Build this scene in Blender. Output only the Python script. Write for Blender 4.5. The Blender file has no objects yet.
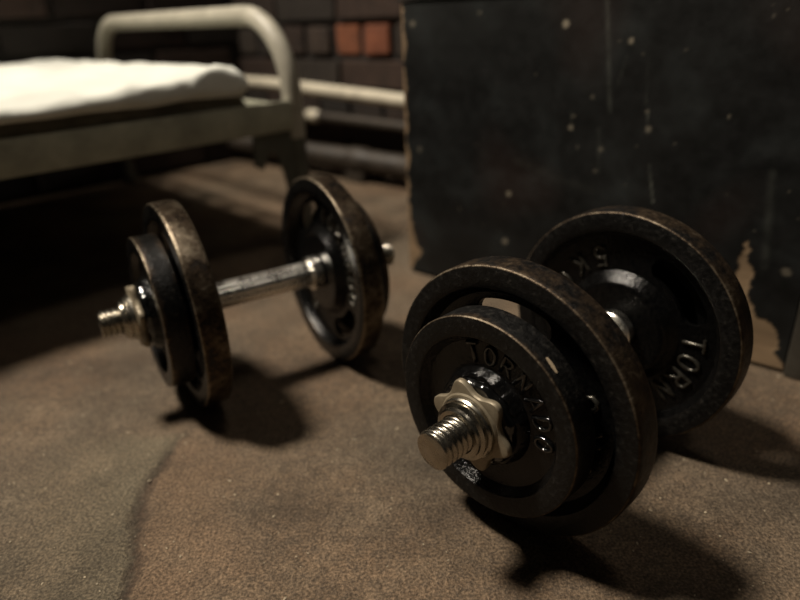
import bpy, bmesh, math, random
from mathutils import Vector, Matrix, noise
random.seed(7)
C = bpy.context.scene.collection
PI = math.pi

# ------------------------------------------------------------------ helpers
def obj(name, me, mat=None, parent=None, smooth=None):
    if isinstance(me, bmesh.types.BMesh):
        m = bpy.data.meshes.new(name)
        me.to_mesh(m); me.free(); me = m
    o = bpy.data.objects.new(name, me)
    C.objects.link(o)
    if mat:
        me.materials.clear(); me.materials.append(mat)
    if parent: o.parent = parent
    if smooth is not None:
        for p in me.polygons: p.use_smooth = True
        me.set_sharp_from_angle(angle=math.radians(smooth))
    return o

def thing(name, label, cat, loc=(0, 0, 0), rotz=0, group=None):
    o = bpy.data.objects.new(name, None); C.objects.link(o)
    o.empty_display_size = .05
    o.location = loc; o.rotation_euler = (0, 0, rotz)
    o['label'] = label; o['category'] = cat
    if group: o['group'] = group
    return o

def tag(o, label, cat, group=None, kind=None):
    o['label'] = label; o['category'] = cat
    if group: o['group'] = group
    if kind: o['kind'] = kind
    return o

def box(bm, x0, x1, y0, y1, z0, z1, bev=0, M=None):
    v = [bm.verts.new((x, y, z)) for x in (x0, x1) for y in (y0, y1) for z in (z0, z1)]
    fs = [(0, 1, 3, 2), (4, 6, 7, 5), (0, 4, 5, 1), (2, 3, 7, 6), (0, 2, 6, 4), (1, 5, 7, 3)]
    faces = [bm.faces.new([v[i] for i in f]) for f in fs]
    if bev:
        es = list({e for f in faces for e in f.edges})
        r = bmesh.ops.bevel(bm, geom=es, offset=bev, segments=2, affect='EDGES', profile=.5)
    return faces

def tube(bm, pts, r, seg=10, cap=True, closed=False):
    pts = [Vector(p) for p in pts]
    n = len(pts)
    rings = []
    up = None
    for i, p in enumerate(pts):
        if closed:
            t = (pts[(i + 1) % n] - pts[i - 1]).normalized()
        else:
            t = (pts[min(i + 1, n - 1)] - pts[max(i - 1, 0)]).normalized()
        if up is None:
            a = Vector((0, 0, 1)) if abs(t.z) < .9 else Vector((1, 0, 0))
            up = (a - t * a.dot(t)).normalized()
        else:
            up = (up - t * up.dot(t)).normalized()
        s = t.cross(up)
        rr = r[i] if isinstance(r, (list, tuple)) else r
        rings.append([bm.verts.new(p + (up * math.cos(2 * PI * k / seg) + s * math.sin(2 * PI * k / seg)) * rr) for k in range(seg)])
    m = n if closed else n - 1
    for i in range(m):
        A, B = rings[i], rings[(i + 1) % n]
        for k in range(seg):
            bm.faces.new((A[k], A[(k + 1) % seg], B[(k + 1) % seg], B[k]))
    if cap and not closed:
        for R_, sgn in ((rings[0], -1), (rings[-1], 1)):
            c = sum((v.co for v in R_), Vector()) / seg
            i = 0 if sgn < 0 else n - 1
            t = (pts[1] - pts[0]).normalized() * -1 if sgn < 0 else (pts[-1] - pts[-2]).normalized()
            rr = (R_[0].co - c).length
            mid = [bm.verts.new(c + (v.co - c) * .7 + t * rr * .6) for v in R_]
            for k in range(seg):
                bm.faces.new((R_[k], R_[(k + 1) % seg], mid[(k + 1) % seg], mid[k]))
            bm.faces.new(mid)

def lathe(prof, seg=128):
    """closed profile of (x, r, wear, rim) turned about the X axis; returns a mesh with the two attributes"""
    bm = bmesh.new()
    lw = bm.verts.layers.float.new('wear_glint'); lr = bm.verts.layers.float.new('rim')
    rings = []
    for p in prof:
        x, r = p[0], p[1]
        w = p[2] if len(p) > 2 else 0; q = p[3] if len(p) > 3 else 0
        ring = []
        for k in range(seg):
            a = 2 * PI * k / seg
            v = bm.verts.new((x, r * math.cos(a), r * math.sin(a)))
            v[lw] = w; v[lr] = q
            ring.append(v)
        rings.append(ring)
    n = len(rings)
    for i in range(n):
        A, B = rings[i], rings[(i + 1) % n]
        for k in range(seg):
            bm.faces.new((A[k], B[k], B[(k + 1) % seg], A[(k + 1) % seg]))
    bmesh.ops.recalc_face_normals(bm, faces=bm.faces)
    return bm

# ------------------------------------------------------------------ materials
def newmat(name):
    m = bpy.data.materials.new(name); m.use_nodes = True
    nt = m.node_tree; nt.nodes.clear()
    out = nt.nodes.new('ShaderNodeOutputMaterial')
    b = nt.nodes.new('ShaderNodeBsdfPrincipled')
    nt.links.new(b.outputs[0], out.inputs[0])
    return m, nt, b

def N(nt, t, **kw):
    n = nt.nodes.new(t)
    for k, v in kw.items():
        if k in n.inputs: n.inputs[k].default_value = v
        else: setattr(n, k, v)
    return n

def noise_tex(nt, scale, detail=4, rough=.6, coord='Object', off=None):
    tc = N(nt, 'ShaderNodeTexCoord')
    n = N(nt, 'ShaderNodeTexNoise'); n.inputs['Scale'].default_value = scale
    n.inputs['Detail'].default_value = detail; n.inputs['Roughness'].default_value = rough
    if off:
        mp = N(nt, 'ShaderNodeMapping'); mp.inputs['Location'].default_value = off
        nt.links.new(tc.outputs[coord], mp.inputs[0]); nt.links.new(mp.outputs[0], n.inputs['Vector'])
    else:
        nt.links.new(tc.outputs[coord], n.inputs['Vector'])
    return n

def ramp(nt, src, stops):
    r = N(nt, 'ShaderNodeValToRGB')
    el = r.color_ramp.elements
    while len(el) > len(stops): el.remove(el[-1])
    while len(el) < len(stops): el.new(.5)
    for e, (p, c) in zip(el, stops):
        e.position = p
        e.color = (c, c, c, 1) if isinstance(c, (int, float)) else (*c, 1)
    nt.links.new(src, r.inputs[0])
    return r

def mix(nt, fac, a, b, blend='MIX'):
    m = N(nt, 'ShaderNodeMix', data_type='RGBA', blend_type=blend)
    for sock, v in ((0, fac), (6, a), (7, b)):
        if hasattr(v, 'links') or isinstance(v, bpy.types.NodeSocket): nt.links.new(v, m.inputs[sock])
        elif sock == 0: m.inputs[0].default_value = v
        else: m.inputs[sock].default_value = (*v, 1)
    return m.outputs[2]

def mth(nt, op, a, b=None, clamp=False):
    m = N(nt, 'ShaderNodeMath', operation=op, use_clamp=clamp)
    for i, v in enumerate((a, b)):
        if v is None: continue
        if isinstance(v, (int, float)): m.inputs[i].default_value = v
        else: nt.links.new(v, m.inputs[i])
    return m.outputs[0]

def bump(nt, b, h, strength, dist):
    n = N(nt, 'ShaderNodeBump'); n.inputs['Strength'].default_value = strength; n.inputs['Distance'].default_value = dist
    nt.links.new(h, n.inputs['Height']); nt.links.new(n.outputs[0], b.inputs['Normal'])

def simple(name, col, rough=.5, metal=0, nscale=40, var=.25, bstr=.2, bdist=.001, spec=.5, rvar=.1):
    m, nt, b = newmat(name)
    n = noise_tex(nt, nscale, 5)
    c = ramp(nt, n.outputs[0], [(.3, tuple(x * (1 - var) for x in col)), (.7, tuple(min(1, x * (1 + var)) for x in col))])
    nt.links.new(c.outputs[0], b.inputs['Base Color'])
    r = ramp(nt, n.outputs[0], [(.3, max(0, rough - rvar)), (.7, min(1, rough + rvar))])
    nt.links.new(r.outputs[0], b.inputs['Roughness'])
    b.inputs['Metallic'].default_value = metal
    b.inputs['Specular IOR Level'].default_value = spec
    if bstr: bump(nt, b, n.outputs[0], bstr, bdist)
    return m

def iron_mat(name, gain, broad):
    m, nt, b = newmat(name)
    aw = N(nt, 'ShaderNodeAttribute', attribute_name='wear_glint'); ar = N(nt, 'ShaderNodeAttribute', attribute_name='rim')
    n1 = noise_tex(nt, 28, 6, .7); n2 = noise_tex(nt, 260, 4, .6); n3 = noise_tex(nt, 900, 2, .5)
    # mottled blackness
    base = ramp(nt, n2.outputs[0], [(.35, (.0022, .0022, .0023)), (.75, (.0058, .0056, .0054))])
    rimc = ramp(nt, n2.outputs[0], [(.38, (.0025, .0024, .0023)), (.58, (.0060, .0057, .0052)), (.76, (.030, .027, .022))])
    col = mix(nt, ar.outputs['Fac'], base.outputs[0], rimc.outputs[0])
    # brown wear, plus bright edges painted in for the bevel's specular line
    w = mth(nt, 'MULTIPLY', aw.outputs['Fac'], mth(nt, 'ADD', mth(nt, 'SUBTRACT', mth(nt, 'MULTIPLY', n1.outputs[0], 2.6), .6), mth(nt, 'MULTIPLY', n2.outputs[0], .9)))
    w = mth(nt, 'MULTIPLY', w, .5 * gain)
    wf = ramp(nt, w, [(.30, 0.0), (.48, .95)])
    wc = ramp(nt, w, [(.32, (.022, .014, .009)), (.46, (.065, .045, .028)), (.72, (.24, .20, .145))])
    col = mix(nt, wf.outputs[0], col, wc.outputs[0])
    nt.links.new(col, b.inputs['Base Color'])
    rg = ramp(nt, n2.outputs[0], [(.3, .12), (.75, .26)])
    rr = ramp(nt, n2.outputs[0], [(.3, .40), (.75, .62)])
    if broad: rr = ramp(nt, n1.outputs[0], [(.35, .22), (.7, .42)])
    rgh = mix(nt, ar.outputs['Fac'], rg.outputs[0], rr.outputs[0])
    nt.links.new(rgh, b.inputs['Roughness'])
    nt.links.new(mth(nt, 'MULTIPLY', wf.outputs[0], .75), b.inputs['Metallic'])
    h = mth(nt, 'ADD', n2.outputs[0], mth(nt, 'MULTIPLY', n3.outputs[0], .35))
    h = mth(nt, 'ADD', h, mth(nt, 'MULTIPLY', n1.outputs[0], 1.2))
    bump(nt, b, h, .6, .0010)
    b.inputs['Specular IOR Level'].default_value = .28
    return m

IRON = iron_mat('black_enamelled_cast_iron', 1.0, 0)
IRON_WORN = iron_mat('worn_cast_iron', 1.25, 1)
LETTER = simple('raised_iron_glint', (.075, .07, .058), .26, .7, 200, .4, .3, .0006, .5, .08)  # letters lightened to stand in for blurred highlights on the cast strokes
ENAMEL = simple('glossy_black_enamel', (.004, .004, .004), .10, 0, 300, .3, .3, .0006, .9, .04)
CHROME = simple('chromed_steel', (.88, .86, .80), .28, 1, 60, .1, .04, .0003)
THREAD = simple('oiled_steel_thread', (.40, .37, .31), .27, 1, 90, .15, .05, .0002)
ZINC = simple('dull_zinc_nut', (.25, .21, .145), .5, .35, 90, .3, .3, .0006)
BEDPAINT = simple('cream_bed_enamel', (.42, .395, .32), .42, 0, 30, .18, .15, .001)
RAILPAINT = simple('olive_grey_bed_enamel', (.37, .37, .285), .5, 0, 25, .25, .15, .001)
LEGSHADE = simple('shaded_bed_enamel', (.085, .087, .07), .5, 0, 25, .25, .15, .001)  # bed enamel with the shade under the bed put into its colour
QUILT = simple('white_cotton', (.74, .755, .69), .9, 0, 14, .05, .5, .004, .2)
MATT = simple('grey_brown_ticking', (.24, .22, .175), .95, 0, 35, .3, .5, .004, .1)
PIPEW = simple('cream_painted_pipe', (.60, .55, .43), .5, 0, 30, .2, .2, .001)
PIPED = simple('grimy_pipe', (.034, .026, .018), .6, 0, 22, .45, .3, .002)

def floor_mat():
    m, nt, b = newmat('dusty_brown_concrete')
    big = noise_tex(nt, 2.6, 5, .62, off=(3.1, 1.7, 0)); mid = noise_tex(nt, 11, 6, .68); fine = noise_tex(nt, 110, 6, .7); vf = noise_tex(nt, 420, 3, .6)
    c = ramp(nt, mid.outputs[0], [(.34, (.095, .068, .043)), (.50, (.158, .113, .071)), (.66, (.228, .170, .110))])
    red = ramp(nt, big.outputs[0], [(.42, 0.0), (.62, .75)])
    c2 = mix(nt, red.outputs[0], c.outputs[0], (.155, .098, .058))
    grey = ramp(nt, noise_tex(nt, 4.5, 5, .6, off=(7, 2, 1)).outputs[0], [(.48, 0.0), (.66, .6)])
    c3 = mix(nt, grey.outputs[0], c2, (.125, .107, .078))
    c4 = mix(nt, ramp(nt, fine.outputs[0], [(.42, .0), (.62, .75)]).outputs[0], c3, (.085, .063, .043))
    at = N(nt, 'ShaderNodeAttribute', attribute_name='crack')
    ad = N(nt, 'ShaderNodeAttribute', attribute_name='dust')
    c4 = mix(nt, mth(nt, 'MULTIPLY', mth(nt, 'MULTIPLY', mth(nt, 'SUBTRACT', ad.outputs['Fac'], .5), 2.0, True), .8), c4, (.170, .112, .068))
    c4 = mix(nt, mth(nt, 'MULTIPLY', mth(nt, 'MULTIPLY', mth(nt, 'SUBTRACT', .5, ad.outputs['Fac']), 2.0, True), .7), c4, (.134, .114, .075))
    grain = ramp(nt, vf.outputs[0], [(.34, .50), (.5, 1.0), (.66, 1.75)])
    c4 = mix(nt, 1.0, c4, grain.outputs[0], 'MULTIPLY')
    patch = ramp(nt, noise_tex(nt, 6.5, 7, .68, off=(1.3, 5.1, 0)).outputs[0], [(.36, .62), (.50, 1.0), (.64, 1.22)])
    c4 = mix(nt, 1.0, c4, patch.outputs[0], 'MULTIPLY')
    c5 = mix(nt, mth(nt, 'MULTIPLY', at.outputs['Fac'], .85, True), c4, (.035, .022, .014))
    # pale grains of grit in the surface
    tc = N(nt, 'ShaderNodeTexCoord'); vo = N(nt, 'ShaderNodeTexVoronoi', Scale=150.0, Randomness=1.0)
    nt.links.new(tc.outputs['Object'], vo.inputs['Vector'])
    dot = ramp(nt, vo.outputs['Distance'], [(.06, 1.0), (.13, 0.0)])
    sel = ramp(nt, N(nt, 'ShaderNodeSeparateColor').outputs[0], [(0, 0.0), (1, 1.0)])
    sc = N(nt, 'ShaderNodeSeparateColor'); nt.links.new(vo.outputs['Color'], sc.inputs[0])
    selr = ramp(nt, sc.outputs[0], [(.86, 0.0), (.90, .8)])
    g = mth(nt, 'MULTIPLY', dot.outputs[0], selr.outputs[0])
    c6 = mix(nt, g, c5, (.34, .28, .19))
    nt.links.new(c6, b.inputs['Base Color'])
    b.inputs['Roughness'].default_value = .72
    b.inputs['Specular IOR Level'].default_value = .35
    h = mth(nt, 'ADD', mth(nt, 'MULTIPLY', mid.outputs[0], 3.0), mth(nt, 'ADD', fine.outputs[0], mth(nt, 'MULTIPLY', vf.outputs[0], .8)))
    bump(nt, b, h, 1.0, .0027)
    return m
FLOOR = floor_mat()

def paint_mat():
    m, nt, b = newmat('chipped_black_paint')
    a = N(nt, 'ShaderNodeAttribute', attribute_name='paint')
    nt.links.new(a.outputs['Color'], b.inputs['Base Color'])
    n = noise_tex(nt, 60, 5, .6)
    r = ramp(nt, n.outputs[0], [(.3, .38), (.7, .6)])
    nt.links.new(r.outputs[0], b.inputs['Roughness'])
    b.inputs['Specular IOR Level'].default_value = .35
    bump(nt, b, n.outputs[0], .25, .001)
    return m
PAINT = paint_mat()
BLACKP = simple('black_cabinet_paint', (.014, .0145, .014), .5, 0, 20, .4, .2, .001)
POSTP = simple('worn_grey_post_paint', (.055, .05, .04), .55, 0, 24, .5, .3, .001)

def brick_mat():
    m, nt, b = newmat('old_brickwork')
    a = N(nt, 'ShaderNodeAttribute', attribute_name='brick')
    n = noise_tex(nt, 26, 6, .7)
    c = mix(nt, 1.0, a.outputs['Color'], ramp(nt, n.outputs[0], [(.3, .55), (.7, 1.3)]).outputs[0], 'MULTIPLY')
    nt.links.new(c, b.inputs['Base Color']); b.inputs['Roughness'].default_value = .9
    bump(nt, b, n.outputs[0], .7, .006)
    return m
BRICK = brick_mat()

# ------------------------------------------------------------------ floor
CRACK = [(-.218, .545), (-.229, .529), (-.232, .498), (-.238, .456), (-.230, .418), (-.216, .374), (-.210, .336), (-.222, .30), (-.215, .26)]
def axis_coords(a0, a1, b0, b1, step, coarse):
    c = []; v = a0
    while v < b0 - 1e-6: c.append(v); v += min(coarse, max(.04, b0 - v))
    v = b0
    while v < b1: c.append(v); v += step
    v = b1
    while v < a1: c.append(v); v += coarse
    c.append(a1)
    return sorted(set(round(q, 5) for q in c))
def segd(p, a, b):
    ab = b - a; t = max(0, min(1, (p - a).dot(ab) / ab.dot(ab))); return (p - a - ab * t).length
xs = axis_coords(-2.6, 2.2, -.50, .45, .0042, .3); ys = axis_coords(-1.2, 3.4, .24, .72, .0042, .3)
bm = bmesh.new(); lc = bm.verts.layers.float.new('crack'); lrd = bm.verts.layers.float.new('dust')
CR = [Vector(p) for p in CRACK]
G = []
for y in ys:
    row = []
    for x in xs:
        cr = 0; z = 0; dust = .5
        if -.5 <= x <= .45 and .2 < y < .75:
            xc = -.225 + .012 * math.sin(y * 30)
            p_ = Vector((x, y)); w_ = noise.fractal(Vector((x * 25, y * 25, 7)), 1, 2, 4) * .012
            best = min(((segd(p_, CR[i], CR[i + 1]), i) for i in range(len(CR) - 1)))
            a_, b2_ = CR[best[1]], CR[best[1] + 1]
            side = (b2_ - a_).x * (p_ - a_).y - (b2_ - a_).y * (p_ - a_).x      # positive on the right of the edge
            sd = best[0] * (1 if side > 0 else -1)
            olive = 0
            if sd < 0: olive = max(0, min(1, 1.1 - (-sd + w_) / .13)) * max(0, min(1, (.545 + w_ - y) / .012)); k = 9
            else: k = (sd + w_) / .085
            dust = max(0, min(1, 1.3 - k)) * (.75 + .6 * noise.fractal(Vector((x * 22, y * 22, 2)), 1, 2, 4)) * max(0, min(1, (.60 - y) / .08))
            dust = max(0, min(1, dust)); dust = .5 + dust * .5 - olive * .5
        if -.30 < x < -.15 and .24 < y < .56:
            w = noise.noise(Vector((x * 60, y * 60, 0))) * .004
            p = Vector((x + w, y + w * .6))
            d = min(segd(p, CR[i], CR[i + 1]) for i in range(len(CR) - 1))
            fade = max(0.0, min(1, (.56 - y) / .05))
            cr = min(1, 1.6 * max(0, 1 - d / .0085)) * (.8 + .4 * noise.noise(Vector((x * 30, y * 30, 4)))) * fade
            z = -.0022 * cr
            # right of the crack a thin broken layer stands a hair higher
        v = bm.verts.new((x, y, z)); v[lc] = max(0, cr); v[lrd] = dust; row.append(v)
    G.append(row)
for j in range(len(ys) - 1):
    for i in range(len(xs) - 1):
        bm.faces.new((G[j][i], G[j][i + 1], G[j + 1][i + 1], G[j + 1][i]))
o = obj('floor', bm, FLOOR, smooth=180); o['kind'] = 'structure'

# ------------------------------------------------------------------ brick wall
WE = Vector((.7506, -.6608, 0)); WN = Vector((.6608, .7506, 0))
W0 = Vector((-.239, 1.727, 0)) + WN * .055        # brick face passes here
wall_ang = math.atan2(WE.y, WE.x)
bm = bmesh.new(); lb = bm.verts.layers.float_color.new('brick')
def paintv(vs, c):
    for v in vs: v[lb] = (*c, 1)
f = box(bm, -2.7, 2.3, .010, .14, 0, 2.3); paintv({v for q in f for v in q.verts}, (.013, .010, .008))
for v in bm.verts: v.tag = True
rowh = .079; joint = .013
def add_brick(bm, lb, a, b_, y0, z0, z1, c):
    t = bmesh.new(); box(t, a, b_, y0, .02, z0, z1, .004); t.verts.ensure_lookup_table()
    nv_ = []
    for v in t.verts:
        d = v.co * 25
        w = bm.verts.new(v.co + Vector((noise.noise(d), noise.noise(d + Vector((9, 0, 0))) * .7, noise.noise(d + Vector((0, 7, 0))))) * .004)
        w[lb] = (*c, 1); nv_.append(w)
    for f_ in t.faces: bm.faces.new([nv_[v.index] for v in f_.verts])
    t.free()
palette = [(.030, .018, .012), (.040, .023, .015), (.026, .018, .013), (.046, .025, .016), (.022, .017, .013), (.034, .025, .018)]
k = -1
row = 0
z = .297 - 4 * rowh
while z < 2.25:
    hdr = (row % 2 == 0)
    L_ = .100 if hdr else .215
    s = -2.69 + (0 if hdr else .06)
    if row == 4:                       # course holding the two bright orange headers
        s0 = .093 - .100 * 27; L_ = .079; s = s0
    while s < 2.2:
        a, b_ = s, s + L_
        rec = random.uniform(-.004, .004)
        c = random.choice(palette); kf = random.uniform(.6, 1.15); c = tuple(q * kf for q in c)
        if row == 4:
            idx = round((s - .093) / .100)
            if idx == 0: c = (.20, .068, .030)
            if idx == 1: c = (.185, .060, .028)
            if idx in (-1, 2): c = (.04, .026, .018)
        if row == 3 and abs(s - .24) < .08: c = (.06, .032, .02)
        z0 = max(z, .001)
        if z + rowh - joint > z0 + .01:
            add_brick(bm, lb, a, b_, rec, z0, z + rowh - joint, c)
        s += L_ + joint + (.008 if row == 4 else 0)
    z += rowh; row += 1
o = obj('wall_back', bm, BRICK); o.location = W0; o.rotation_euler = (0, 0, wall_ang); o['kind'] = 'structure'

def plain_wall(name, loc, ang, x0, x1, seed):
    bm = bmesh.new(); lb = bm.verts.layers.float_color.new('brick')
    f = box(bm, x0, x1, .010, .12, 0, 2.3)
    for v in bm.verts: v[lb] = (.011, .008, .006, 1); v.tag = True
    rnd = random.Random(seed); z = .012; row = 0
    while z < 2.25:
        x = x0 + (.01 if row % 2 else .11)
        while x < x1 - .2:
            c = rnd.choice(palette); kf = rnd.uniform(.35, .7); rec = rnd.uniform(-.003, .003)
            add_brick(bm, lb, x, x + .215, rec, z, z + rowh - joint, tuple(q * kf for q in c))
            x += .228
        z += rowh; row += 1
    o = obj(name, bm, BRICK); o.location = loc; o.rotation_euler = (0, 0, ang); o['kind'] = 'structure'

# pipes along the wall (local: x along the wall, y towards the wall)
def wall_local(name, label):
    return thing(name, label, 'pipe', (W0 - WN * .055).to_tuple(), wall_ang)
t = wall_local('water_pipe', 'cream painted pipe running along the brick wall, highest of three')
bm = bmesh.new(); tube(bm, [(-2.5, -.0, .228), (-.25, 0, .228), (-.1, 0, .2255), (.33, 0, .205), (1.3, 0, .163)], .0155, 20); obj('pipe_run', bm, PIPEW, t, 40)
for s in (-1.3, .75):
    bm = bmesh.new(); zz = .228 if s < 0 else .187
    tube(bm, [(s - .008, 0, zz), (s + .008, 0, zz)], .019, 20); tube(bm, [(s, 0, zz), (s, .058, zz)], .006, 8); obj('bracket', bm, PIPED, t, 40)
t = wall_local('heating_pipe', 'grimy thin brown pipe with pale coupling, just below the cream pipe')
bm = bmesh.new(); tube(bm, [(-2.5, .012, .158), (.05, .012, .150), (.35, .012, .143), (1.3, .012, .12)], .0125, 16); obj('pipe_run', bm, PIPED, t, 40)
bm = bmesh.new(); tube(bm, [(.022, .012, .1505), (.050, .012, .150)], .0165, 12); obj('coupling', bm, PIPEW, t, 40)
for s in (-1.2, .8):
    bm = bmesh.new(); tube(bm, [(s, .012, .142), (s, .058, .142)], .006, 8); obj('bracket', bm, PIPED, t, 40)
t = wall_local('drain_pipe', 'thick dark pipe lying lowest along foot of brick wall')
bm = bmesh.new(); tube(bm, [(-2.5, .002, .058), (1.3, .002, .052)], .027, 24); obj('pipe_run', bm, PIPED, t, 40)
for s in (-.9, .2, .9):
    bm = bmesh.new(); tube(bm, [(s - .02, .002, .054), (s + .02, .002, .054)], .031, 24); obj('coupling', bm, PIPED, t, 40)
    bm = bmesh.new(); box(bm, s - .03, s + .03, -.02, .03, 0, .028, .003); obj('support_block', bm, PIPED, t)

# ------------------------------------------------------------------ cabinet
CE = Vector((.7506, -.6608, 0)); CA = Vector((.0179, .9615, 0))
cab = thing('cabinet', 'low black painted wooden cabinet with chipped edges behind the dumbbells', 'cabinet', CA.to_tuple(), math.atan2(CE.y, CE.x))
HW, HH, HD = .588, .404, .30
bm = bmesh.new(); lp = bm.verts.layers.float_color.new('paint')
du = .0022
nu = int(.540 / du); nv = int((HH - .0055 - .005) / du)
bare = [(.478, .150), (.487, .113), (.493, .08), (.501, .063), (.514, .059), (.524, .046), (.533, .024), (.541, .004), (.60, -.01), (.60, -.03), (.30, -.03), (.30, -.01), (.40, .006), (.455, .012), (.468, .05), (.472, .09)]
def inpoly(x, y, P):
    c = False; j = len(P) - 1
    for i in range(len(P)):
        if (P[i][1] > y) != (P[j][1] > y) and x < (P[j][0] - P[i][0]) * (y - P[i][1]) / (P[j][1] - P[i][1]) + P[i][0]: c = not c
        j = i
    return c
spots = [(.25, .365, .0045, 1.0), (.329, .346, .0035, .8), (.265, .249, .0035, .7), (.267, .262, .002, .5), (.355, .273, .0025, .5), (.358, .254, .004, .45), (.181, .155, .004, .75), (.177, .086, .005, .6),
         (.289, .285, .003, .3), (.305, .226, .003, .35), (.275, .226, .002, .3), (.44, .273, .0025, .5), (.522, .118, .005, .35), (.02, .37, .005, .5), (.028, .20, .004, .3), (.30, .20, .003, .25), (.13, .38, .003, .3), (.494, .144, .003, .0), (.39, .24, .002, .3)]
streaks = [(.296, .397, .312, .27, .0035, .10), (.318, .30, .326, .33, .0015, .05), (.364, .215, .374, .172, .0016, .30), (.265, .268, .265, .25, .0012, .3), (.30, .25, .305, .20, .003, .05), (.355, .285, .358, .25, .0012, .14),
           (.19, .20, .30, .175, .008, .022), (.49, .22, .50, .12, .006, .05), (.35, .33, .352, .28, .0015, .04)]
random.seed(3)
tiny = [(random.uniform(0, .54), random.uniform(0.02, .38), random.uniform(.0008, .0016), random.uniform(.08, .35)) for _ in range(45)]
for i in range(nu + 1):
    pass
G = []
for j in range(nv + 1):
    row = []
    for i in range(nu + 1):
        u = i * du; v = .005 + j * du
        P3 = Vector((u, v, 0))
        n1 = noise.fractal(P3 * 14, 1, 2, 5); n2 = noise.fractal(P3 * 70, 1, 2, 4); n3 = noise.fractal(Vector((u * 8, v * 30, 2)), 1, 2, 4)
        d = .0085 * (1 + .45 * n1 + .4 * n3)
        c = Vector((d * .98, d * 1.06, d * 1.05))
        # bluish scuffed patches
        sc = max(0, n1 - .1) * .022; c += Vector((sc * .8, sc, sc * 1.0)) * .6
        red = max(0, noise.noise(P3 * 9 + Vector((5, 5, 5))) - .15) * .02; c += Vector((red, red * .45, red * .3))
        wood = Vector((.27, .19, .115)) * (1 + .35 * noise.fractal(Vector((u * 9, v * 60, 1)), 1, 2, 4))
        uu = u + n2 * .004 + n1 * .004; vv = v + n2 * .004
        off = 0
        if inpoly(uu, vv, bare): off = 1
        e = .0035 + .0045 * noise.fractal(Vector((v * 40, 3, 3)), 1, 2, 4) + .003 * n2
        if v < .12: e += .006 * max(0, 1 - abs(v - .085) / .03) + .020 * max(0, 1 - abs(v - .04) / .035)
        if u < e: off = 1
        if off: c = wood
        if not off:
            for (a, b_, r, s) in spots + tiny:
                if abs(a - u) < r * 1.6 and abs(b_ - v) < r * 1.6:
                    dd = math.hypot(a - u, b_ - v) / (r * (1 + .5 * n2))
                    if dd < 1: c = c.lerp(Vector((.40, .35, .26)), s * .7 * min(1, (1 - dd) * 3))
            for (a0, b0, a1, b1, r, s) in streaks:
                if min(a0, a1) - r * 2 < u < max(a0, a1) + r * 2 and min(b0, b1) - r * 2 < v < max(b0, b1) + r * 2:
                    dd = segd(Vector((u, v)), Vector((a0, b0)), Vector((a1, b1))) / r
                    if dd < 1: c = c + Vector((.9, .95, .8)) * s * .6 * (1 - dd) * (.6 + .6 * n2)
        y = 0.0 if not off else .0006
        vt = bm.verts.new((u, y, v)); vt[lp] = (max(.002, c.x), max(.002, c.y), max(.002, c.z), 1); row.append(vt)
    G.append(row)
for j in range(nv):
    for i in range(nu):
        bm.faces.new((G[j][i], G[j][i + 1], G[j + 1][i + 1], G[j + 1][i]))
# thickness of the board
rim = G[0] + [r[-1] for r in G[1:]] + G[-1][-2::-1] + [r[0] for r in G[-2:0:-1]]
back = []
for v in rim:
    w = bm.verts.new((v.co.x, .016, v.co.z)); w[lp] = v[lp]; back.append(w)
for i in range(len(rim)):
    j = (i + 1) % len(rim); bm.faces.new((rim[j], rim[i], back[i], back[j]))
bm.faces.new(back)
obj('front_panel', bm, PAINT, cab, 40)
bm = bmesh.new(); box(bm, -.004, HW + .003, -.003, HD, HH - .005, HH, .0015); obj('top_board', bm, BLACKP, cab, 40)
bm = bmesh.new(); box(bm, .541, HW, -.007, .03, 0, HH - .0055, .003); obj('corner_post', bm, POSTP, cab, 40)
bm = bmesh.new(); box(bm, .0005, .016, .017, HD - .002, 0, HH - .0055, .001); obj('side_panel', bm, BLACKP, cab, 40)
bm = bmesh.new(); box(bm, HW - .017, HW - .001, .031, HD - .002, 0, HH - .0055, .001); obj('side_panel', bm, BLACKP, cab, 40)
bm = bmesh.new(); box(bm, .017, HW - .018, HD - .014, HD - .002, .005, HH - .0055, .001); obj('back_panel', bm, BLACKP, cab, 40)

# ------------------------------------------------------------------ bed (local x = along the rail towards the wall, y = across, away from the camera)
BA = math.atan2(.677, .736)
FOOT = (-.165, 1.10, 0)
bed = thing('metal_bed', 'old metal cot with cream bent tube end frame and grey side rail', 'bed', FOOT, BA)
BW, BL, HT, TR = .80, 1.86, .390, .0165
def arc_pts(cx, cz, r, a0, a1, n, x):
    return [(x, cx + r * math.cos(math.radians(a0 + (a1 - a0) * i / n)), cz + r * math.sin(math.radians(a0 + (a1 - a0) * i / n))) for i in range(n + 1)]
def end_frame(x, low):
    bm = bmesh.new()
    r = .115
    pts = [(x, 0, .2), (x, 0, HT - r)] + arc_pts(r, HT - r, r, 180, 90, 12, x)[1:] + arc_pts(BW - r, HT - r, r, 90, 0, 12, x) + [(x, BW, .2)]
    tube(bm, pts, TR, 24)
    return bm
for x in (0, -BL):
    f = obj('end_frame', end_frame(x, 0), BEDPAINT, bed, 50)
    for y in (0, BW):
        bm = bmesh.new(); tube(bm, [(x, y, .0), (x, y, .1), (x, y, .199)], TR * .99, 20, cap=False); obj('leg', bm, LEGSHADE, bed, 40)
        bm = bmesh.new(); tube(bm, [(x, y, 0), (x, y, .012), (x, y, .03)], [.019, .020, .018], 20, cap=True)
        for v in bm.verts: v.co.z = max(0, v.co.z)
        obj('foot_cap', bm, LEGSHADE, f, 40)
def angle_rail(y0, s):
    bm = bmesh.new()
    x0, x1 = -BL + .012, -.010
    box(bm, x0, x1, min(y0, y0 + s * .005), max(y0, y0 + s * .005), .214, .261, .001)
    box(bm, x0, x1, min(y0 + s * .0051, y0 + s * .035), max(y0 + s * .0051, y0 + s * .035), .214, .218)
    return bm
obj('side_rail', angle_rail(-.012, 1), RAILPAINT, bed, 40)
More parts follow.
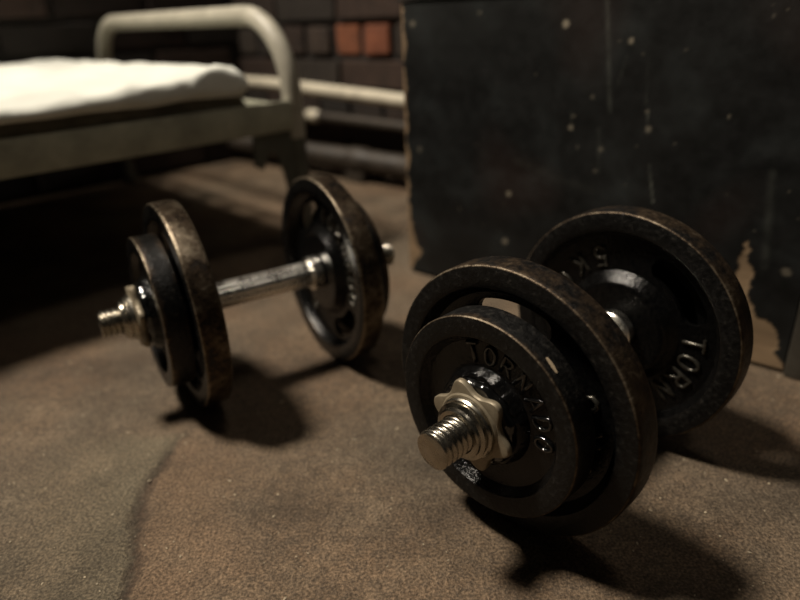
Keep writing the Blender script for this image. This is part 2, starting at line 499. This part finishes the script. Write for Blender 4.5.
obj('side_rail', angle_rail(BW + .010, -1), RAILPAINT, bed, 40)
bm = bmesh.new(); box(bm, -.030, -.018, .0, BW, .222, .256, .001); obj('cross_rail', bm, RAILPAINT, bed, 40)
bm = bmesh.new(); box(bm, -BL + .018, -BL + .030, .0, BW, .222, .256, .001); obj('cross_rail', bm, RAILPAINT, bed, 40)
# gusset plates under the rail with the arched cut
def gusset(sx, x_post, y):
    prof = [(-.004, .214), (-.086, .214), (-.090, .165), (-.074, .156), (-.068, .172), (-.061, .181), (-.054, .184), (-.047, .179), (-.042, .165), (-.036, .145), (-.030, .11), (-.024, .06), (-.020, .02), (-.004, .02)]
    bm = bmesh.new()
    A = [bm.verts.new((x_post + sx * p[0], y, p[1])) for p in prof]
    B = [bm.verts.new((x_post + sx * p[0], y + .004, p[1])) for p in prof]
    bm.faces.new(A); bm.faces.new(B[::-1])
    for i in range(len(A)): bm.faces.new((A[i], B[i], B[(i + 1) % len(A)], A[(i + 1) % len(A)]))
    bmesh.ops.recalc_face_normals(bm, faces=bm.faces)
    return bm
for sx, xp in ((1, 0), (-1, -BL)):
    for y in (-.008, BW + .004):
        obj('leg_bracket', gusset(sx, xp, y), LEGSHADE, bed)
plain_wall('wall_left', (FOOT[0] - math.sin(BA) * .8215, FOOT[1] + math.cos(BA) * .8215, 0), BA, -2.6, .47, 5)
# flat springs
bm = bmesh.new()
n = 26
for i in range(n):
    x = -.06 - (BL - .12) * i / (n - 1)
    box(bm, x - .018, x + .018, -.003, BW + .003, .2185, .2215)
for i in range(7):
    y = .06 + (BW - .12) * i / 6
    box(bm, -BL + .031, -.031, y - .014, y + .014, .222, .2245)
obj('spring_base', bm, LEGSHADE, bed)

# mattress
def cushion(x0, x1, y0, y1, z0, zfun, rr, nx, ny, wob):
    """soft slab: rounded edge profile, top height from zfun"""
    bm = bmesh.new()
    K = 7
    def ring_param(n):  # positions with extra rows at the edges
        e = [rr * (1 - math.cos(PI / 2 * i / K)) for i in range(K)]
        return e
    us = [x0 + q for q in ring_param(K)] + [x0 + rr + (x1 - x0 - 2 * rr) * i / nx for i in range(nx + 1)] + [x1 - q for q in ring_param(K)[::-1]]
    vs = [y0 + q for q in ring_param(K)] + [y0 + rr + (y1 - y0 - 2 * rr) * i / ny for i in range(ny + 1)] + [y1 - q for q in ring_param(K)[::-1]]
    T = []; B = []
    for v in vs:
        a = []; b_ = []
        for u in us:
            dx = min(u - x0, x1 - u, rr) / rr; dy = min(v - y0, y1 - v, rr) / rr
            fx = math.sqrt(max(0, 1 - (1 - dx) ** 2)); fy = math.sqrt(max(0, 1 - (1 - dy) ** 2))
            f = min(1, fx * fy)
            zt = zfun(u, v); zm = z0 + (zt - z0) * .42
            wx = wob * noise.fractal(Vector((u * 12, v * 12, 5)), 1, 2, 4); wy = wob * noise.fractal(Vector((u * 12, v * 12, 15)), 1, 2, 4)
            edge = 1 - min(dx, dy)
            a.append(bm.verts.new((u + wx * edge, v + wy * edge, zm + (zt - zm) * f)))
            b_.append(bm.verts.new((u + wx * edge, v + wy * edge, zm - (zm - z0) * f)))
        T.append(a); B.append(b_)
    ny_, nx_ = len(vs), len(us)
    for j in range(ny_ - 1):
        for i in range(nx_ - 1):
            bm.faces.new((T[j][i], T[j][i + 1], T[j + 1][i + 1], T[j + 1][i]))
            bm.faces.new((B[j][i], B[j + 1][i], B[j + 1][i + 1], B[j][i + 1]))
    bmesh.ops.remove_doubles(bm, verts=bm.verts, dist=.0002)
    # side skirt
    bmesh.ops.holes_fill(bm, edges=[e for e in bm.edges if e.is_boundary], sides=4)
    return bm
mt = cushion(-BL + .05, -.080, -.001, BW + .001, .2245, lambda u, v: .279 + .002 * noise.noise(Vector((u * 10, v * 10, 0))), .018, 90, 30, .003)
o = obj('mattress', mt, MATT, None, 60); o.location = FOOT; o.rotation_euler = (0, 0, BA)
tag(o, 'thin grey brown mattress on the cot, under the white quilt', 'mattress')
def qz(u, v):
    z = .3035
    z += .010 * noise.fractal(Vector((u * 5, v * 5, 1)), 1, 2, 3) + .004 * noise.fractal(Vector((u * 16, v * 9, 3)), 1, 2, 4)
    z += .016 * math.exp(-((u + .13) / .10) ** 2) * (1 - .5 * max(0, min(1, v / .8)))                      # folded end
    z += .012 * math.exp(-((u + .33) / .12) ** 2 - ((v - .72) / .25) ** 2)
    z += .005 * math.sin(u * 45 + 4 * noise.noise(Vector((u * 4, v * 4, 8)))) * max(0, noise.noise(Vector((u * 3, v * 3, 2))) + .2)
    return z
q = cushion(-1.62, -.084, -.016, BW + .006, .2815, qz, .014, 190, 60, .016)
for v in q.verts:       # the hem sags unevenly along the front
    if v.co.y < .03: v.co.z -= .004 * (1 + noise.noise(Vector((v.co.x * 14, 0, 0)))) * (1 - max(0, v.co.y) / .03) if v.co.y < -.0 else 0
o = obj('quilt', q, QUILT, None, 70); o.location = FOOT; o.rotation_euler = (0, 0, BA)
tag(o, 'rumpled white cotton quilt spread over the cot mattress', 'quilt')

# ------------------------------------------------------------------ dumbbells
R = .110; TB = .0254; TS = .0248; RS = .080; L = .1750
def big_profile():
    h = TB / 2; w = .0026; f = 0.92
    half = [  # from the outer edge inwards on the +x side: (x, r, wear and painted edge glint, rim)
        (h - .0040, R + .0002, .66, 1), (h - .0014, R - .0002, .75, 1), (h - .0007, R - .0007, 1.0, 1), (h - .0002, R - .0013, .85, 1), (h, R - .0022, .2, 1), (h, .100, .05, 1), (h, .0945, .1, 1), (h - .0008, .0928, .55, .6), (h - .0035, .0915, .1, 0),
        (w + .002, .0885, 0, 0), (w, .0865, 0, 0), (w, .0800, 0, 0), (w, .0700, 0, 0), (w, .0570, 0, 0), (w + .0006, .0540, 0, 0), (w + .003, .0515, 0, 0), (h - .003, .0470, 0, 0), (h - .001, .0458, .35, 0), (h, .0440, .45, 0), (h, .040, 0, 0), (h, .0300, 0, 0), (h, .0155, 0, 0), (h - .001, .0145, 0, 0)]
    other = [(-p[0], *p[1:]) for p in half[::-1]]
    return half + other
def small_profile():
    h = TS / 2; w = .0045
    half = [(h - .009, RS - .0002, .40, 1), (h - .0018, RS, .6, 1), (h - .0007, RS - .0004, 1.0, 1), (h - .0002, RS - .0009, .85, 1), (h, RS - .0018, .15, 1), (h, .0745, .05, 1), (h, .0660, .05, 1), (h - .0007, .0640, .4, .5), (h - .003, .0626, .1, 0), (w + .002, .0600, 0, 0), (w, .0585, 0, 0), (w, .0500, 0, 0), (w, .0410, 0, 0),
            (w + .001, .0390, 0, 0), (h + .0005, .0362, .2, 0), (h + .002, .0345, .3, 0), (h + .0022, .0300, 0, 0), (h + .0022, .0155, 0, 0), (h + .001, .0145, 0, 0)]
    hb = [(h - .009, RS - .0002, .35, 1), (h - .0022, RS, .5, 1), (h, RS - .0022, .3, 1), (h, .0745, 0, 1), (h, .0660, 0, 1), (h - .003, .0626, 0, 0), (w + .002, .0600, 0, 0), (w, .0585, 0, 0), (w, .0410, 0, 0), (w + .001, .0390, 0, 0), (h, .0345, 0, 0), (h, .0155, 0, 0), (h - .001, .0145, 0, 0)]
    return half + [(-p[0], *p[1:]) for p in hb[::-1]]

GL = {
 'T': [[(0, 1), (.66, 1)], [(.33, 1), (.33, 0)]],
 'O': [[(.33 + .33 * math.cos(a), .5 + .5 * math.sin(a)) for a in [2 * PI * i / 18 for i in range(18)]] + ['closed']],
 'R': [[(0, 0), (0, 1)], [(0, 1), (.35, 1), (.52, .95), (.60, .76), (.52, .57), (.35, .50), (0, .50)], [(.30, .50), (.62, 0)]],
 'N': [[(0, 0), (0, 1)], [(0, 1), (.60, 0)], [(.60, 0), (.60, 1)]],
 'A': [[(0, 0), (.33, 1)], [(.33, 1), (.66, 0)], [(.14, .35), (.52, .35)]],
 'D': [[(0, 0), (0, 1)], [(0, 1), (.28, 1), (.50, .88), (.62, .65), (.62, .35), (.50, .12), (.28, 0), (0, 0)]],
 '5': [[(.56, 1), (.08, 1), (.04, .56)], [(.04, .56), (.28, .63), (.48, .56), (.59, .38), (.55, .16), (.38, .01), (.18, .0), (.0, .12)]],
 'K': [[(0, 0), (0, 1)], [(.60, 1), (.02, .42)], [(.22, .60), (.64, 0)]],
 'G': [[(.62, .80), (.50, .94), (.33, 1), (.14, .90), (.02, .66), (.0, .45), (.05, .2), (.2, .03), (.4, 0), (.60, .14), (.62, .44), (.36, .44)]],
}
def lettering(words, x, size, r_tube):
    """raised cast letters; words = (text, centre angle deg, step deg, radius, outward)"""
    bm = bmesh.new()
    for (txt, ac, step, rad, outw) in words:
        for i, ch in enumerate(txt):
            off = (i - (len(txt) - 1) / 2) * step
            a = math.radians(ac - off if outw else ac + off)
            rv = Vector((0, math.cos(a), math.sin(a))); cw = Vector((0, math.sin(a), -math.cos(a)))
            up = rv if outw else -rv; rt = cw if outw else -cw
            for st in GL[ch]:
                cl = st[-1] == 'closed'
                pts = st[:-1] if cl else st
                P = [Vector((x, 0, 0)) + rv * rad + rt * ((p[0] - .33) * size * .95) + up * ((p[1] - .5) * size) for p in pts]
                if not cl and len(P) == 2: P = [P[0], P[0].lerp(P[1], .5), P[1]]
                tube(bm, P, r_tube, 8, closed=cl)
    bmesh.ops.recalc_face_normals(bm, faces=bm.faces)
    for v in bm.verts:
        v.co.y += .0004 * noise.noise(v.co * 300); v.co.z += .0004 * noise.noise(v.co * 300 + Vector((5, 0, 0)))
    return bm

def slot_cut(me_obj, r0, r1, centers, half_deg):
    """cut rounded arc slots through the web; geometry is evaluated and frozen"""
    bm = bmesh.new()
    rc = (r0 + r1) / 2; rw = (r1 - r0) / 2
    for c in centers:
        out = []
        capdeg = math.degrees(rw / rc)
        a0, a1 = c - half_deg + capdeg, c + half_deg - capdeg
        P = []
        for i in range(21): a = math.radians(a0 + (a1 - a0) * i / 20); P.append((r1 * math.cos(a), r1 * math.sin(a)))
        ca = math.radians(a1); cc = Vector((rc * math.cos(ca), rc * math.sin(ca)))
        for i in range(1, 12): b = ca + PI * i / 12; P.append((cc.x + rw * math.cos(b), cc.y + rw * math.sin(b)))
        for i in range(21): a = math.radians(a1 + (a0 - a1) * i / 20); P.append((r0 * math.cos(a), r0 * math.sin(a)))
        ca = math.radians(a0); cc = Vector((rc * math.cos(ca), rc * math.sin(ca)))
        for i in range(1, 12): b = ca + PI + PI * i / 12; P.append((cc.x + rw * math.cos(b), cc.y + rw * math.sin(b)))
        A = [bm.verts.new((-.009, p[0], p[1])) for p in P]; B = [bm.verts.new((.009, p[0], p[1])) for p in P]
        bm.faces.new(A); bm.faces.new(B[::-1])
        for i in range(len(A)): bm.faces.new((A[i], B[i], B[(i + 1) % len(A)], A[(i + 1) % len(A)]))
    bmesh.ops.recalc_face_normals(bm, faces=bm.faces)
    cut = obj('cutter', bm)
    md = me_obj.modifiers.new('b', 'BOOLEAN'); md.object = cut; md.operation = 'DIFFERENCE'; md.solver = 'EXACT'
    dg = bpy.context.evaluated_depsgraph_get(); dg.update()
    m = bpy.data.meshes.new_from_object(me_obj.evaluated_get(dg))
    me_obj.modifiers.clear(); me_obj.data = m
    bpy.data.objects.remove(cut, do_unlink=True)

def thread_mesh(x0, x1, r, amp, pitch, seg=40):
    bm = bmesh.new(); n = int((x1 - x0) / pitch * 9)
    rings = []
    for i in range(n + 1):
        x = x0 + (x1 - x0) * i / n
        ch = min(1, (x1 - x) / .0015)
        ring = []
        for k in range(seg):
            ph = (x / pitch - k / seg) % 1
            tri = 1 - abs(ph * 2 - 1); tri = min(1, max(0, (tri - .15) / .6))
            rr = r - amp + amp * tri
            if x1 - x < .0012: rr = min(rr, r - .0012 + (x1 - x))
            a = 2 * PI * k / seg
            ring.append(bm.verts.new((x, rr * math.cos(a), rr * math.sin(a))))
        rings.append(ring)
    for A, B in zip(rings, rings[1:]):
        for k in range(seg): bm.faces.new((A[k], B[k], B[(k + 1) % seg], A[(k + 1) % seg]))
    bm.faces.new(rings[-1]); bm.faces.new(rings[0][::-1])
    bmesh.ops.recalc_face_normals(bm, faces=bm.faces)
    return bm

def star_nut_mesh():
    bm = bmesh.new(); seg = 144; t = .0052
    prof = [(.0, 0), (0, 1.0), (.0012, 1.03), (t - .0012, 1.03), (t, 1.0), (t + .0004, .93)]
    rings = []
    for (x, s) in prof:
        if s == 0: continue
        ring = []
        for k in range(seg):
            a = 2 * PI * k / seg
            c = math.cos(6 * a); r = .0278 + .0082 * (.5 + .5 * c) ** 1.35
            rr = r - (1.03 - s) * .03
            ring.append(bm.verts.new((x, rr * math.cos(a), rr * math.sin(a))))
        rings.append(ring)
    for (x, r) in ((t + .0004, .0262), (t + .0015, .0250)):
        rings.append([bm.verts.new((x, r * math.cos(2 * PI * k / seg), r * math.sin(2 * PI * k / seg))) for k in range(seg)])
    rings.append([bm.verts.new((t + .0015, .0150 * math.cos(2 * PI * k / seg), .0150 * math.sin(2 * PI * k / seg))) for k in range(seg)])
    rings.append([bm.verts.new((0, .0150 * math.cos(2 * PI * k / seg), .0150 * math.sin(2 * PI * k / seg))) for k in range(seg)])
    n = len(rings)
    for i in range(n):
        A, B = rings[i], rings[(i + 1) % n]
        for k in range(seg): bm.faces.new((A[k], B[k], B[(k + 1) % seg], A[(k + 1) % seg]))
    bmesh.ops.recalc_face_normals(bm, faces=bm.faces)
    return bm
def collar_mesh():
    t = .0052
    p = [(t + .0005, .0240), (t + .004, .0238), (t + .0055, .0228), (t + .006, .0212), (t + .0072, .0212), (t + .0078, .0222), (t + .009, .0222), (t + .0098, .0208), (t + .0105, .0196), (t + .0125, .0192), (t + .0135, .0180), (t + .0137, .0150), (t + .0005, .0150)]
    return lathe([(a, b, 0, 0) for a, b in p], 64)
def hub_bumps():
    """lumpy lock ring behind the star nut"""
    bm = lathe([(.0, .0335), (.0032, .0328), (.0050, .0305), (.0052, .022), (.0052, .015), (0, .015)], 96)
    for v in bm.verts:
        a = math.atan2(v.co.z, v.co.y); r = math.hypot(v.co.y, v.co.z)
        if r > .025:
            k = 1 + .028 * noise.noise(Vector((a * 3, v.co.x * 300, 1))) + .018 * math.cos(12 * a)
            v.co.y *= k; v.co.z *= k; v.co.x += .0007 * noise.noise(Vector((a * 5, 3, 3)))
    return bm

# one of each part first
p_big = obj('weight_plate', lathe(big_profile()), IRON)
slot_cut(p_big, .0595, .0815, (0, 180), 27)
for p in p_big.data.polygons: p.use_smooth = True
p_big.data.set_sharp_from_angle(angle=math.radians(32)); p_big.data.materials.clear(); p_big.data.materials.append(IRON)
me_big = p_big.data
bpy.data.objects.remove(p_big, do_unlink=True)
def mesh_of(bm, mat, ang):
    o = obj('m', bm, mat, None, ang); m = o.data; bpy.data.objects.remove(o, do_unlink=True); return m
me_big_l = mesh_of(lettering([('TORNADO', 90, 16.5, .0680, True)], .0030, .0180, .0018), LETTER, 60)
me_big_w = mesh_of(lettering([('5KG', 270, 21, .0680, False)], .0030, .0180, .0018), LETTER, 60)
sm = lathe(small_profile())
for v in sm.verts:
    rr = math.hypot(v.co.y, v.co.z)
    if v.co.x > .006 and .028 < rr < .0405:
        k = 1 + .035 * noise.noise(v.co * 170) + .02 * noise.noise(v.co * 420)
        v.co.y *= k; v.co.z *= k; v.co.x += .0011 * noise.noise(v.co * 230 + Vector((4, 4, 4)))
me_small = mesh_of(sm, IRON, 32)
me_small_l = mesh_of(lettering([('TORNADO', 90, 18, .0497, True)], .0050, .0140, .0016), ENAMEL, 60)
G1 = .0718
me_thread = mesh_of(thread_mesh(G1 + .004, L, .0145, .0021, .0052), THREAD, 50)
me_nut = mesh_of(star_nut_mesh(), ZINC, 35)
me_col = mesh_of(collar_mesh(), THREAD, 30)
me_ring = mesh_of(hub_bumps(), ENAMEL, 40)
me_big_worn = me_big.copy(); me_big_worn.materials.clear(); me_big_worn.materials.append(IRON_WORN)
me_small_worn = me_small.copy(); me_small_worn.materials.clear(); me_small_worn.materials.append(IRON_WORN)
def grip_mesh():
    seg = 96; xs_ = [-G1, -G1 + .002, -G1 + .006] + [-G1 + .01 + (2 * G1 - .02) * i / 30 for i in range(31)] + [G1 - .006, G1 - .002, G1]
    bm = bmesh.new(); rings = []
    for x in xs_:
        ring = []
        for k in range(seg):
            a = 2 * PI * k / seg
            fl = max(0, math.cos(8 * a)) ** 3
            g = min(1, max(0, (G1 - .006 - abs(x)) / .006))
            r = .0148 - .0013 * fl * g
            ring.append(bm.verts.new((x, r * math.cos(a), r * math.sin(a))))
        rings.append(ring)
    for A, B in zip(rings, rings[1:]):
        for k in range(seg): bm.faces.new((A[k], B[k], B[(k + 1) % seg], A[(k + 1) % seg]))
    bm.faces.new(rings[0][::-1]); bm.faces.new(rings[-1]); bmesh.ops.recalc_face_normals(bm, faces=bm.faces)
    return bm
me_grip = mesh_of(grip_mesh(), CHROME, 50)
me_stop = mesh_of(lathe([(-.006, .0185), (-.0045, .0200), (.0045, .0200), (.006, .0185), (.006, .0140), (-.006, .0140)], 64), CHROME, 30)

def link(name, me, parent, loc=(0, 0, 0), rx=0, flip=False, label=None):
    o = bpy.data.objects.new(name, me); C.objects.link(o); o.parent = parent
    o.location = loc; o.rotation_euler = (rx, 0, PI if flip else 0)
    if label: o['label'] = label
    return o
def D2R(a): return math.radians(a)
def dumbbell(label, x, y, ang, near_rot, far_rot, small_rot, nut_rot, big, small, tip):
    t = thing('dumbbell', label, 'dumbbell', (x, y, 0), ang)
    bar = link('handle_bar', me_grip, t, (0, 0, R))
    for s in (1, -1):
        link('threaded_end', me_thread, bar, (-s * tip, 0, 0), 0, s < 0, 'threaded steel bar end')
        link('stop_collar', me_stop, bar, (s * (G1 - .0066), 0, 0))
    pb = link('weight_plate', big, t, (G1 + TB / 2, 0, R), D2R(near_rot), False, 'large black cast iron plate')
    link('raised_lettering', me_big_l, pb); link('raised_weight_mark', me_big_w, pb)
    pb = link('weight_plate', big, t, (-G1 - TB / 2, 0, R), D2R(far_rot), False, 'large black cast iron plate')
    link('raised_lettering', me_big_l, pb); link('raised_weight_mark', me_big_w, pb)
    for s in (1, -1):
        ps = link('weight_plate', small, t, (s * (G1 + TB + TS / 2 + .0002), 0, R), D2R(small_rot), s < 0, 'smaller black cast iron plate')
        link('raised_lettering', me_small_l, ps)
        xo = G1 + TB + TS + .0026
        nt_ = link('star_nut', me_nut, t, (s * (xo + .0054), 0, R), D2R(nut_rot), s < 0, 'dull metal star nut')
        link('nut_collar', me_col, nt_)
        link('lock_ring', me_ring, nt_, (-.0053, 0, 0))
    return t
d1 = dumbbell('black dumbbell nearest the camera, standing in front of the black cabinet', .1447, .4706, 3.8931, 90, -136, -38+0, 48, me_big, me_small, 0)
d2 = dumbbell('dumbbell with worn plates farther back on the left, near the cot', -.156, .6603, 3.6823, 115, -55, 30, 20, me_big_worn, me_small_worn, .006)
# cream chip on the edge of the near small plate
bm = bmesh.new()
top, bot = [], []
for i in range(15):
    q_ = i / 14; a = math.radians(84 + 8.5 * q_); wd = .0014 * math.sin(PI * min(1, max(0, q_ * .94 + .03))) ** .4 * (1 + .3 * noise.noise(Vector((q_ * 9, 0, 0))))
    for lst, xx in ((top, .0041 - .0012 * (q_ - .5) + wd), (bot, .0041 - .0012 * (q_ - .5) - wd)):
        lst.append([bm.verts.new((xx, r_ * math.cos(a), r_ * math.sin(a))) for r_ in (.0803, .0796)])
for i in range(14):
    bm.faces.new((top[i][0], top[i + 1][0], bot[i + 1][0], bot[i][0]))
    bm.faces.new((top[i][1], top[i + 1][1], top[i + 1][0], top[i][0])); bm.faces.new((bot[i][0], bot[i + 1][0], bot[i + 1][1], bot[i][1]))
bmesh.ops.recalc_face_normals(bm, faces=bm.faces)
near_small = [c for c in d1.children if c.data in (me_small,) and c.location.x > 0][0]
chip = obj('paint_chip', bm, simple('cream_chip', (.42, .33, .22), .6, 0, 80, .2, .2, .0004), near_small); chip['label'] = 'cream coloured chip'
# ------------------------------------------------------------------ grit on the floor
bm = bmesh.new(); random.seed(11)
for i in range(420):
    x = random.uniform(-.42, .42); y = random.uniform(.26, .72)
    if any(abs((x - cx) * math.cos(a_) + (y - cy) * math.sin(a_)) < .15 and abs(-(x - cx) * math.sin(a_) + (y - cy) * math.cos(a_)) < .04 for cx, cy, a_ in ((.1447, .4706, 3.8931), (-.156, .6603, 3.6823))): continue
    s = random.choice([.0004, .0005, .0006, .0008, .0011]) * random.uniform(.8, 1.2)
    M = Matrix.Translation((x, y, s * .35)) @ Matrix.Rotation(random.uniform(0, 6), 4, 'Z') @ Matrix.Diagonal((random.uniform(.8, 2.2), 1, .55, 1))
    bmesh.ops.create_icosphere(bm, subdivisions=1, radius=s, matrix=M)
GRIT = simple('pale_grit', (.42, .35, .24), .8, 0, 50, .4, 0)
o = obj('floor_grit', bm, GRIT)
tag(o, 'pale crumbs of grit scattered over the brown floor', 'grit', kind='stuff')

# ------------------------------------------------------------------ light
def area(name, loc, target, size, energy, col, shape='DISK', spread=180):
    l = bpy.data.lights.new(name, 'AREA'); l.shape = shape; l.size = size; l.energy = energy; l.color = col; l.spread = math.radians(spread)
    o = bpy.data.objects.new(name, l); C.objects.link(o); o.location = loc
    o.rotation_euler = (Vector(target) - Vector(loc)).to_track_quat('-Z', 'Y').to_euler()
    return o
area('ceiling_lamp', (-1.60, .84, 3.2), (-.1, .75, 0), .52, 158, (1, .89, .75))
area('chrome_fill', (.45, .45, 2.4), (0, .7, 0), .45, 3.6, (1, .90, .78))  # added fill light to put highlights on the chrome handles
w = bpy.data.worlds.new('w'); bpy.context.scene.world = w; w.use_nodes = True
w.node_tree.nodes['Background'].inputs[0].default_value = (.9, .85, .75, 1)
w.node_tree.nodes['Background'].inputs[1].default_value = .009

# ------------------------------------------------------------------ camera
f, th, ro, H = 634.38, .4226, -.042, .382
fw = Vector((0, math.cos(th), -math.sin(th))); r = Vector((1, 0, 0)); u = r.cross(fw)
r2 = r * math.cos(ro) + u * math.sin(ro); u2 = -r * math.sin(ro) + u * math.cos(ro)
cd = bpy.data.cameras.new('camera'); cam = bpy.data.objects.new('camera', cd); C.objects.link(cam)
M = Matrix((r2, u2, -fw)).transposed().to_4x4(); M.translation = (0, 0, H)
cam.matrix_world = M
cd.sensor_width = 36; cd.lens = 36 * f / 800
cd.clip_start = .01
cd.dof.use_dof = True; cd.dof.focus_distance = .463; cd.dof.aperture_fstop = 2.8
bpy.context.scene.camera = cam
RZ = Matrix.Rotation(-wall_ang, 4, 'Z')
bpy.context.view_layer.update()
for o in [q for q in bpy.context.scene.objects if q.parent is None]:
    o.matrix_world = RZ @ o.matrix_world
sc = bpy.context.scene
sc.view_settings.view_transform = 'Standard'; sc.view_settings.look = 'None'; sc.view_settings.exposure = 0
